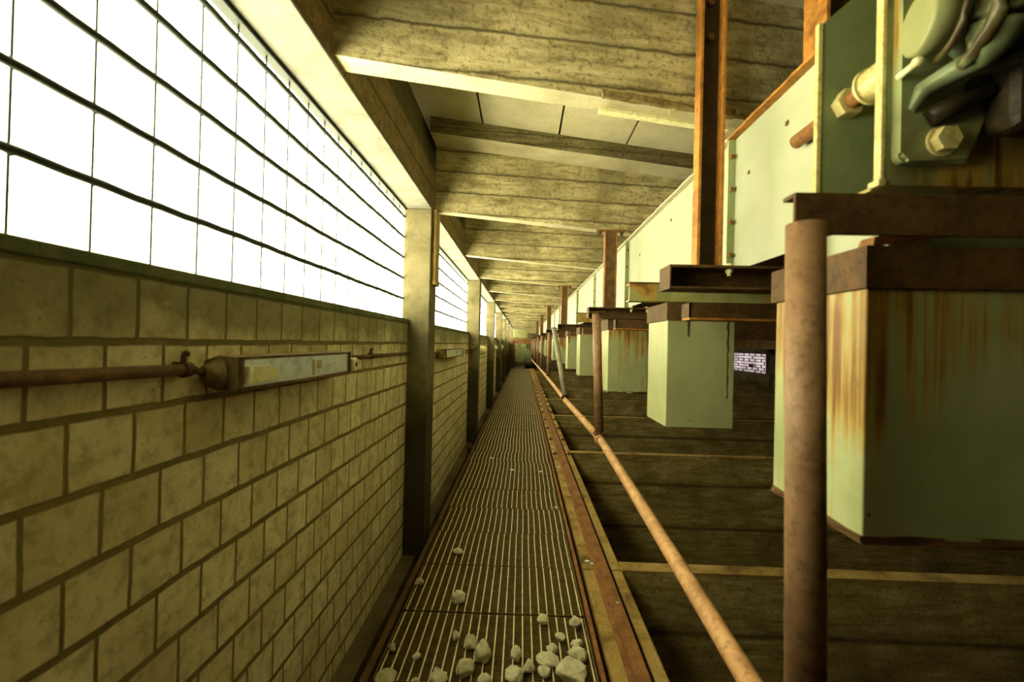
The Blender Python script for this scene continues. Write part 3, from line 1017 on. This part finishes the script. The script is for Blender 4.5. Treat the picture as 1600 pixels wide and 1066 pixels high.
# bearing housing on the front plate
BL = (0.80, 0.868, 1.70)
t = thing('bearing_housing', BL, 'greasy green cast bearing with round cap and bolts on the front plate', 'bearing')
m = MB()
pad = []
for q in range(9):
    a = math.pi + (math.pi / 2) * q / 8
    pad.append((0.722 + 0.016 * math.cos(a), 1.579 + 0.016 * math.sin(a)))
pad += [(0.83, 1.563), (0.850, 1.60), (0.86, 1.66), (0.89, 1.72), (0.93, 1.80), (0.93, 2.02), (0.71, 2.02), (0.706, 1.98)]
m.prism(pad, 'y', 0.846, 0.8675)
bmesh.ops.bevel(m.bm, geom=[e for e in m.bm.edges if all(v.co.y < 0.85 for v in e.verts)], offset=0.006, segments=3, affect='EDGES')
m.build('foot_pad', 'green_dirty', BL, t)
def arc_band(m, cx, cz, r0, r1, y0, y1, a0, a1, n=24):
    for k in range(n):
        q0 = a0 + (a1 - a0) * k / n; q1 = a0 + (a1 - a0) * (k + 1) / n
        m.hexa([(cx + r * math.cos(q), yv, cz + r * math.sin(q)) for q in (q0, q1) for yv in (y0, y1) for r in (r0, r1)])
    bmesh.ops.remove_doubles(m.bm, verts=m.bm.verts[:], dist=0.0004)
ax = Vector((0.97, -0.22, 0)).normalized()
side = Vector((0, 0, 1)).cross(ax).normalized()
c0 = Vector((0.688, 0.792, 1.784))
def arc_pts(c, r, a0, a1, n=22):
    return [c + side * (r * math.cos(a0 + (a1 - a0) * k / n)) + Vector((0, 0, 1)) * (r * math.sin(a0 + (a1 - a0) * k / n)) for k in range(n + 1)]
m = MB()
m.tube(arc_pts(c0 + ax * 0.034, 0.062, 1.5, 5.0), 0.006, 10)
m.build('inner_rib', 'oily', BL, t)
m = MB()
m.tube(arc_pts(c0 + ax * 0.070, 0.076, 1.4, 4.9), 0.012, 12)
m.roughen(0.003, 40)
m.build('outer_rib', 'oily', BL, t)
m = MB()
m.tube([c0 + ax * 0.040, c0, c0 - ax * 0.004], [0.052, 0.052, 0.046], 40)
m.build('end_cap', 'olive', BL, t)
m = MB()
body = arc_pts(c0 + ax * 0.100 + Vector((0, 0.03, 0)), 0.074, 1.2, 4.35, 26)
m.tube(body + [Vector((0.735, 0.838, 1.690)), Vector((0.718, 0.845, 1.655))], [0.034] * 24 + [0.030, 0.026, 0.022, 0.016, 0.008], 20)
m.ball((0.815, 0.822, 1.80), 0.055, (0.9, 0.4, 1.3), 4)
m.roughen(0.007, 26); m.roughen(0.003, 80)
m.build('cast_body', 'oily', BL, t)
m = MB()
m.tube([(0.752, 0.840, 1.640), (0.79, 0.828, 1.660), (0.835, 0.815, 1.682)], [0.014, 0.017, 0.013], 18)
m.roughen(0.003, 60)
m.build('clamp_arm', 'grease', BL, t)
for (x, z, r, mt) in ((0.780, 1.600, 0.0235, 'brass'), (0.845, 1.70, 0.020, 'grease')):
    m = MB()
    m.tube([(x, 0.8455, z), (x, 0.826, z)], r, 6, smooth=False)
    m.ring((x, 0.846, z), (0, -1, 0), 0.0, r * 1.2, 0.004)
    m.build('bolt', mt, BL, t)
m = MB(); m.ball((0.696, 0.80, 1.722), 0.009, (1.2, 1, 0.9), 2); m.tube([(0.700, 0.846, 1.722), (0.696, 0.80, 1.722)], 0.006, 10)
m.build('grease_nipple', 'holder', BL, t)
# gear case to its right
GL = (0.90, 0.79, 1.80)
t = thing('gear_case', GL, 'black greasy gear case right of the bearing at the top corner of the picture', 'gear case')
m = MB()
m.box(0.785, 1.35, 0.745, 0.845, 1.745, 2.2, 0.02)
m.box(0.850, 1.35, 0.775, 0.845, 1.60, 1.74, 0.02)
m.tube([(0.872, 0.780, 1.83), (0.872, 0.745, 1.83)], [0.085, 0.080], 40)
m.tube([(0.872, 0.745, 1.83), (0.872, 0.730, 1.83)], [0.05, 0.045], 32)
m.roughen(0.002, 50)
m.build('casting', 'grease', GL, t)
for q in range(8):
    a = q * math.pi / 4 + 0.3
    m = MB()
    m.tube([(0.872 + 0.066 * math.cos(a), 0.7455, 1.83 + 0.066 * math.sin(a)), (0.872 + 0.066 * math.cos(a), 0.735, 1.83 + 0.066 * math.sin(a))], 0.009, 6, smooth=False)
    m.build('cover_bolt', 'grease', GL, t)

# =================================================================== LAMPS AND CONDUIT
def strip_lamp(y0, y1, zc, lab):
    t = thing('strip_lamp', (-0.75, y0, zc), lab, 'lamp', 'strip lamps on the brick wall')
    m = MB()
    # trough profile in x,z
    prof = [(-0.75, zc - 0.028), (-0.715, zc - 0.040), (-0.668, zc - 0.040), (-0.668, zc + 0.040), (-0.715, zc + 0.043), (-0.75, zc + 0.030)]
    m.prism(prof, 'y', y0, y1)
    m.build('housing', 'lamp_body', (-0.75, y0, zc), t)
    m = MB()
    # raised rim around the face
    f = -0.668
    m.box(f, f + 0.010, y0, y1, zc + 0.034, zc + 0.041, 0.001)
    m.box(f, f + 0.010, y0, y1, zc - 0.041, zc - 0.034, 0.001)
    m.box(f, f + 0.010, y1 - 0.008, y1, zc - 0.04, zc + 0.04)
    m.box(f, f + 0.010, y0, y0 + 0.008, zc - 0.04, zc + 0.04)
    m.build('rim', 'conduit', (-0.75, y0, zc), t)
    m = MB()
    m.hexa([(x, y, z) for x, dx in ((f - 0.001, 0), (f + 0.004, 0)) for y in (y0 + 0.009, y1 - 0.009) for z in (zc - 0.033, zc + 0.033)])
    m.build('reflector', 'reflector', (-0.75, y0, zc), t)
    m = MB()
    m.prism([(y0 + 0.012, zc - 0.024), (y0 + 0.115, zc - 0.020), (y0 + 0.128, zc - 0.004), (y0 + 0.122, zc + 0.012), (y0 + 0.02, zc + 0.018)], 'x', f + 0.004, f + 0.026)
    m.build('lampholder', 'holder', (-0.75, y0, zc), t)
    m = MB()
    yc = y1 + 0.028
    m.tube([(f - 0.006, yc, zc - 0.008), (f + 0.022, yc, zc - 0.008)], 0.025, 20)
    m.box(f - 0.006, f + 0.021, y1 + 0.001, yc, zc - 0.032, zc + 0.016, 0.003)
    m.build('lampholder', 'holder', (-0.75, y0, zc), t)
    m = MB(); m.tube([(f + 0.0215, yc, zc - 0.008), (f + 0.0225, yc, zc - 0.008)], 0.010, 14); m.build('socket_hole', 'black', (-0.75, y0, zc), t)
    m = MB()
    ym = y0 + 0.60 * (y1 - y0)
    m.box(f + 0.004, f + 0.006, ym - 0.03, ym - 0.018, zc - 0.028, zc + 0.02)
    m.box(f + 0.004, f + 0.0055, ym, ym + 0.028, zc - 0.008, zc + 0.018)
    m.build('clip', 'brass', (-0.75, y0, zc), t)
    m = MB()
    m.tube([(-0.73, y0 - 0.03, zc), (-0.712, y0, zc)], [0.02, 0.036], 14)
    m.build('cable_gland', 'lamp_body', (-0.75, y0, zc), t)
    return t
strip_lamp(1.015, 1.665, 1.112, 'large tubeless strip lamp on the brick wall left of the first window column')
strip_lamp(3.78, 4.85, 1.092, 'small strip lamp on the brick wall between the first and second window columns')
def bulk(y0, lab):
    t = thing('bulkhead_lamp', (-0.75, y0, 1.06), lab, 'lamp', 'round white lamps on the far brick wall')
    m = MB()
    m.tube([(-0.70, y0, 1.07), (-0.67, y0 + 0.12, 1.075), (-0.66, y0 + 0.55, 1.075), (-0.67, y0 + 0.62, 1.075)], [0.05, 0.068, 0.068, 0.04], 20)
    m.build('shade', 'holder', (-0.75, y0, 1.06), t)
    m = MB(); m.box(-0.75, -0.70, y0 + 0.15, y0 + 0.45, 1.03, 1.12, 0.004)
    m.build('base', 'lamp_body', (-0.75, y0, 1.06), t)
bulk(6.75, 'white cylindrical lamp just past the second window column')
bulk(9.85, 'white lamp showing between the third and fourth window columns')
bulk(13.1, 'tiny white lamp past the fourth window column')

def conduit(pts, r, lab, clamps):
    t = thing('conduit_pipe', pts[0], lab, 'conduit', 'conduit lengths along the brick wall')
    m = MB(); m.tube(pts, r, 16)
    m.build('pipe', 'conduit', pts[0], t)
    for (x, y, z) in clamps:
        q = MB()
        q.ring((x, y - 0.010, z), (0, 1, 0), 0.0, r + 0.004, 0.02)
        q.box(-0.7505, x, y - 0.010, y + 0.010, z + r - 0.002, z + r + 0.004)
        q.tube([(x - 0.004, y, z + r), (x - 0.004, y, z + r + 0.020)], 0.006, 8)
        q.ball((x - 0.002, y + 0.004, z + r + 0.022), 0.009, (1, 1, 0.9), 1)
        q.build('clamp', 'rust_dark', pts[0], t)
conduit([(-0.728, -0.2, 1.135), (-0.728, 0.55, 1.132), (-0.727, 0.94, 1.126)], 0.0125, 'dusty rusty conduit entering at the left edge and ending at the near strip lamp', [(-0.728, 0.93, 1.126)])
conduit([(-0.727, 0.952, 1.1255), (-0.73, 0.985, 1.115)], 0.008, 'short thin conduit stub between the clamp and the near strip lamp', [])
conduit([(-0.735, 1.668, 1.123), (-0.735, 2.826, 1.120)], 0.0095, 'thin conduit from the near strip lamp to the first window column', [(-0.735, 2.12, 1.122)])
conduit([(-0.735, 3.035, 1.103), (-0.735, 3.745, 1.10)], 0.010, 'conduit from the first window column to the small strip lamp', [(-0.735, 3.15, 1.103)])
conduit([(-0.735, 4.853, 1.10), (-0.735, 6.045, 1.09)], 0.010, 'conduit from the small strip lamp to the second window column', [])
conduit([(-0.735, 6.252, 1.09), (-0.735, 6.70, 1.085)], 0.010, 'short conduit length behind the second window column', [])
# junction box on second column
m = MB(); m.tube([(-0.70, 6.05, 1.16), (-0.70, 6.01, 1.16)], 0.055, 20)
tag(m.build('junction_box', 'lamp_body', (-0.70, 6.05, 1.16)), 'round dusty junction box on the second window column', 'junction box')

# =================================================================== RUBBLE
def stone(name, x, y, w, h, seed, lab, dx=1.0, grp='broken plaster lumps on the grating'):
    rnd = random.Random(seed)
    bm = bmesh.new()
    for _ in range(26):
        v = Vector((rnd.gauss(0, 1), rnd.gauss(0, 1), rnd.gauss(0, 1))).normalized() * rnd.uniform(0.8, 1.0)
        bm.verts.new((v.x * w * 0.57, v.y * w * 0.5 * dx, max(v.z, -0.6) * h * 0.75))
    r = bmesh.ops.convex_hull(bm, input=bm.verts[:])
    junk = [e for e in r['geom_interior'] if isinstance(e, bmesh.types.BMVert)]
    bmesh.ops.delete(bm, geom=junk, context='VERTS')
    bmesh.ops.triangulate(bm, faces=bm.faces[:])
    bmesh.ops.subdivide_edges(bm, edges=bm.edges[:], cuts=3, use_grid_fill=True)
    for v in bm.verts:
        nn = noise.noise_vector(v.co * (2.2 / w) + Vector((seed, 0, 0)))
        n2 = noise.noise_vector(v.co * (7.0 / w) + Vector((0, seed, 0)))
        n3 = noise.noise_vector(v.co * (17.0 / w) + Vector((0, 0, seed)))
        v.co += nn * w * 0.09 + n2 * w * 0.04 + n3 * w * 0.018
    zmin = min(v.co.z for v in bm.verts)
    for v in bm.verts:
        v.co.z -= zmin
    for f in bm.faces:
        f.smooth = True
    me = bpy.data.meshes.new(name)
    bmesh.ops.recalc_face_normals(bm, faces=bm.faces)
    bm.to_mesh(me); bm.free()
    me.materials.append(M['stone'])
    o = bpy.data.objects.new(name, me)
    C.objects.link(o)
    o.location = (x, y, 0.001)
    o.rotation_euler = (0, 0, rnd.uniform(0, 6.28) if dx == 1.0 else rnd.uniform(-0.4, 0.4))
    return tag(o, lab, 'rubble lump', grp)
ST = [(-0.124, 1.655, .066, .066, 'large egg-shaped plaster lump standing alone at the centre of the rubble'),
      (-0.270, 2.027, .080, .040, 'flat oval plaster lump alone on the second grating panel up'),
      (-0.177, 1.727, .060, .042, 'rounded plaster lump left of the egg-shaped one, touching a small chip'),
      (-0.240, 1.762, .034, .034, 'small pointed chip at the left side of the rounded lump'),
      (-0.181, 1.583, .074, .042, 'angular pale lump below and left of the egg-shaped one'),
      (0.114, 1.897, .058, .026, 'low lump near the upper right of the rubble-strewn panel'),
      (0.249, 1.880, .064, .034, 'pale lump at the right edge of the grating, highest of that side'),
      (-0.482, 2.152, .046, .030, 'small stone at the left edge of the grating, farthest up'),
      (-0.341, 2.482, .060, .028, 'small lone stone farthest from the viewer, left of centre'),
      (-0.479, 1.690, .034, .026, 'small round stone on the left edge of the nearest whole panel'),
      (-0.373, 1.650, .036, .016, 'flat sliver of plaster left of the rounded lump'),
      (0.002, 1.668, .052, .044, 'grey-brown lump on top of the cluster right of the egg-shaped one'),
      (0.048, 1.612, .048, .036, 'small lump in the middle of the cluster right of the egg-shaped one'),
      (0.122, 1.652, .092, .022, 'long flat plaster shard lying across the bars right of the cluster'),
      (0.139, 1.705, .050, .026, 'small pale lump just above the long flat shard'),
      (0.236, 1.672, .074, .044, 'brownish lump against the right edge angle, above the big block'),
      (0.200, 1.578, .125, .050, 'big pale block at the bottom right of the grating'),
      (0.179, 1.790, .048, .020, 'thin chip between the upper right lump and the long shard'),
      (-0.283, 1.588, .034, .012, 'tiny chip near the bottom edge, left of the angular lump'),
      (-0.272, 1.540, .078, .026, 'low plaster slab cut by the bottom edge, left of centre'),
      (-0.108, 1.540, .052, .032, 'lump cut by the bottom edge below the egg-shaped one'),
      (-0.455, 1.536, .082, .030, 'rough plaster slab in the bottom left corner of the grating'),
      (0.000, 1.568, .078, .036, 'broad lump at the base of the cluster at the bottom edge'),
      (-0.350, 1.532, .034, .014, 'small flat chip on the bottom edge between two slabs'),
      (0.243, 1.750, .054, .030, 'crumbly lump on the right edge above the brownish one'),
      (0.110, 1.595, .056, .026, 'dusty lump below the long flat shard')]
for k, (x, y, w, h, lab) in enumerate(ST):
    stone('plaster_lump', x, y, w, h, k + 3, lab, 1.0)
# pale flakes
FL = [(0.385, 2.445, .032, 'pale flake on the kerb, larger one of a pair beside the kerb joint', 0.001),
      (0.402, 2.400, .028, 'pale flake on the kerb, nearer one of the pair beside the kerb joint', 0.011),
      (0.455, 2.000, .018, 'tiny white flake lying on the kerb rail', 0.035),
      (0.270, 3.225, .045, 'pale flake on the right edge of the grating', 0.002),
      (0.380, 4.300, .055, 'pale flake on the kerb farther along', 0.001),
      (-0.30, 4.55, .055, 'pale flake on the left of the grating, far up', 0.002),
      (-0.075, 4.15, .050, 'pale flake lying mid-grating far up', 0.002),
      (0.196, 4.117, .060, 'pale flake on the right of the grating, far up', 0.002)]
for k, (x, y, w, lab, z) in enumerate(FL):
    m = MB()
    rnd = random.Random(k)
    pol = [(x + w * 0.5 * rnd.uniform(0.6, 1) * math.cos(a), y + w * 0.35 * rnd.uniform(0.6, 1) * math.sin(a)) for a in [0, 1.1, 2.1, 3.1, 4.2, 5.2]]
    m.prism(pol, 'z', z, z + 0.005)
    tag(m.build('paint_flake', 'paper', (x, y, z)), lab, 'flake', 'pale flakes on walkway and kerb')

# =================================================================== MACHINERY AT THE FAR END
FM = (0.1, 21.6, -0.05)
t = thing('far_machine', FM, 'dark green machine with a big drum closing the far end of the walkway', 'machine')
m = MB(); m.box(-0.48, 0.25, 21.9, 22.7, 1.46, 1.92, 0.03); m.build('hood', 'olive', FM, t)
m = MB()
m.box(-0.62, 0.75, 21.85, 22.0, 1.20, 1.34)
m.box(-0.62, 0.75, 21.8, 22.1, 1.40, 1.46)
m.build('cross_rail', 'rust_brown', FM, t)
m = MB(); m.box(-0.40, 0.20, 21.7, 22.5, 0.25, 1.18, 0.03); m.build('cabinet', 'green_dirty', FM, t)
m = MB(); m.tube([(0.13, 21.7, 0.62), (0.13, 21.56, 0.62)], 0.34, 32); m.tube([(0.13, 21.56, 0.62), (0.13, 21.48, 0.62)], 0.08, 16)
m.build('drum', 'green', FM, t)
m = MB(); m.tube([(0.10, 21.50, 0.20), (0.75, 21.50, 0.27)], 0.24, 28); m.build('roller', 'grease', FM, t)
for xa in (-0.5, 0.66):
    m = MB(); m.box(xa, xa + 0.08, 21.8, 21.9, -0.05, 1.4); m.build('leg', 'rust_dark', FM, t)
m = MB(); m.box(-0.6, 0.345, 21.45, 23.5, -0.10, -0.05)
tag(m.build('machine_platform', 'rust_dark', (0, 21.3, -0.1)), 'dark platform under the far machine', 'platform')
m = MB()
for k in range(7):
    m.box(-0.62 + 0.03 * k, -0.61 + 0.03 * k + 0.006, 21.22, 21.26, -0.05, 1.15)
for z in (0.3, 1.1):
    m.box(-0.62, -0.42, 21.22, 21.26, z, z + 0.05)
tag(m.build('guard_fence', 'rust_dark', (-0.3, 21.15, 0)), 'dark barred guard left of the far machine', 'guard')

# forget builder bookkeeping
for o in bpy.data.objects:
    if '_w' in o:
        del o['_w']
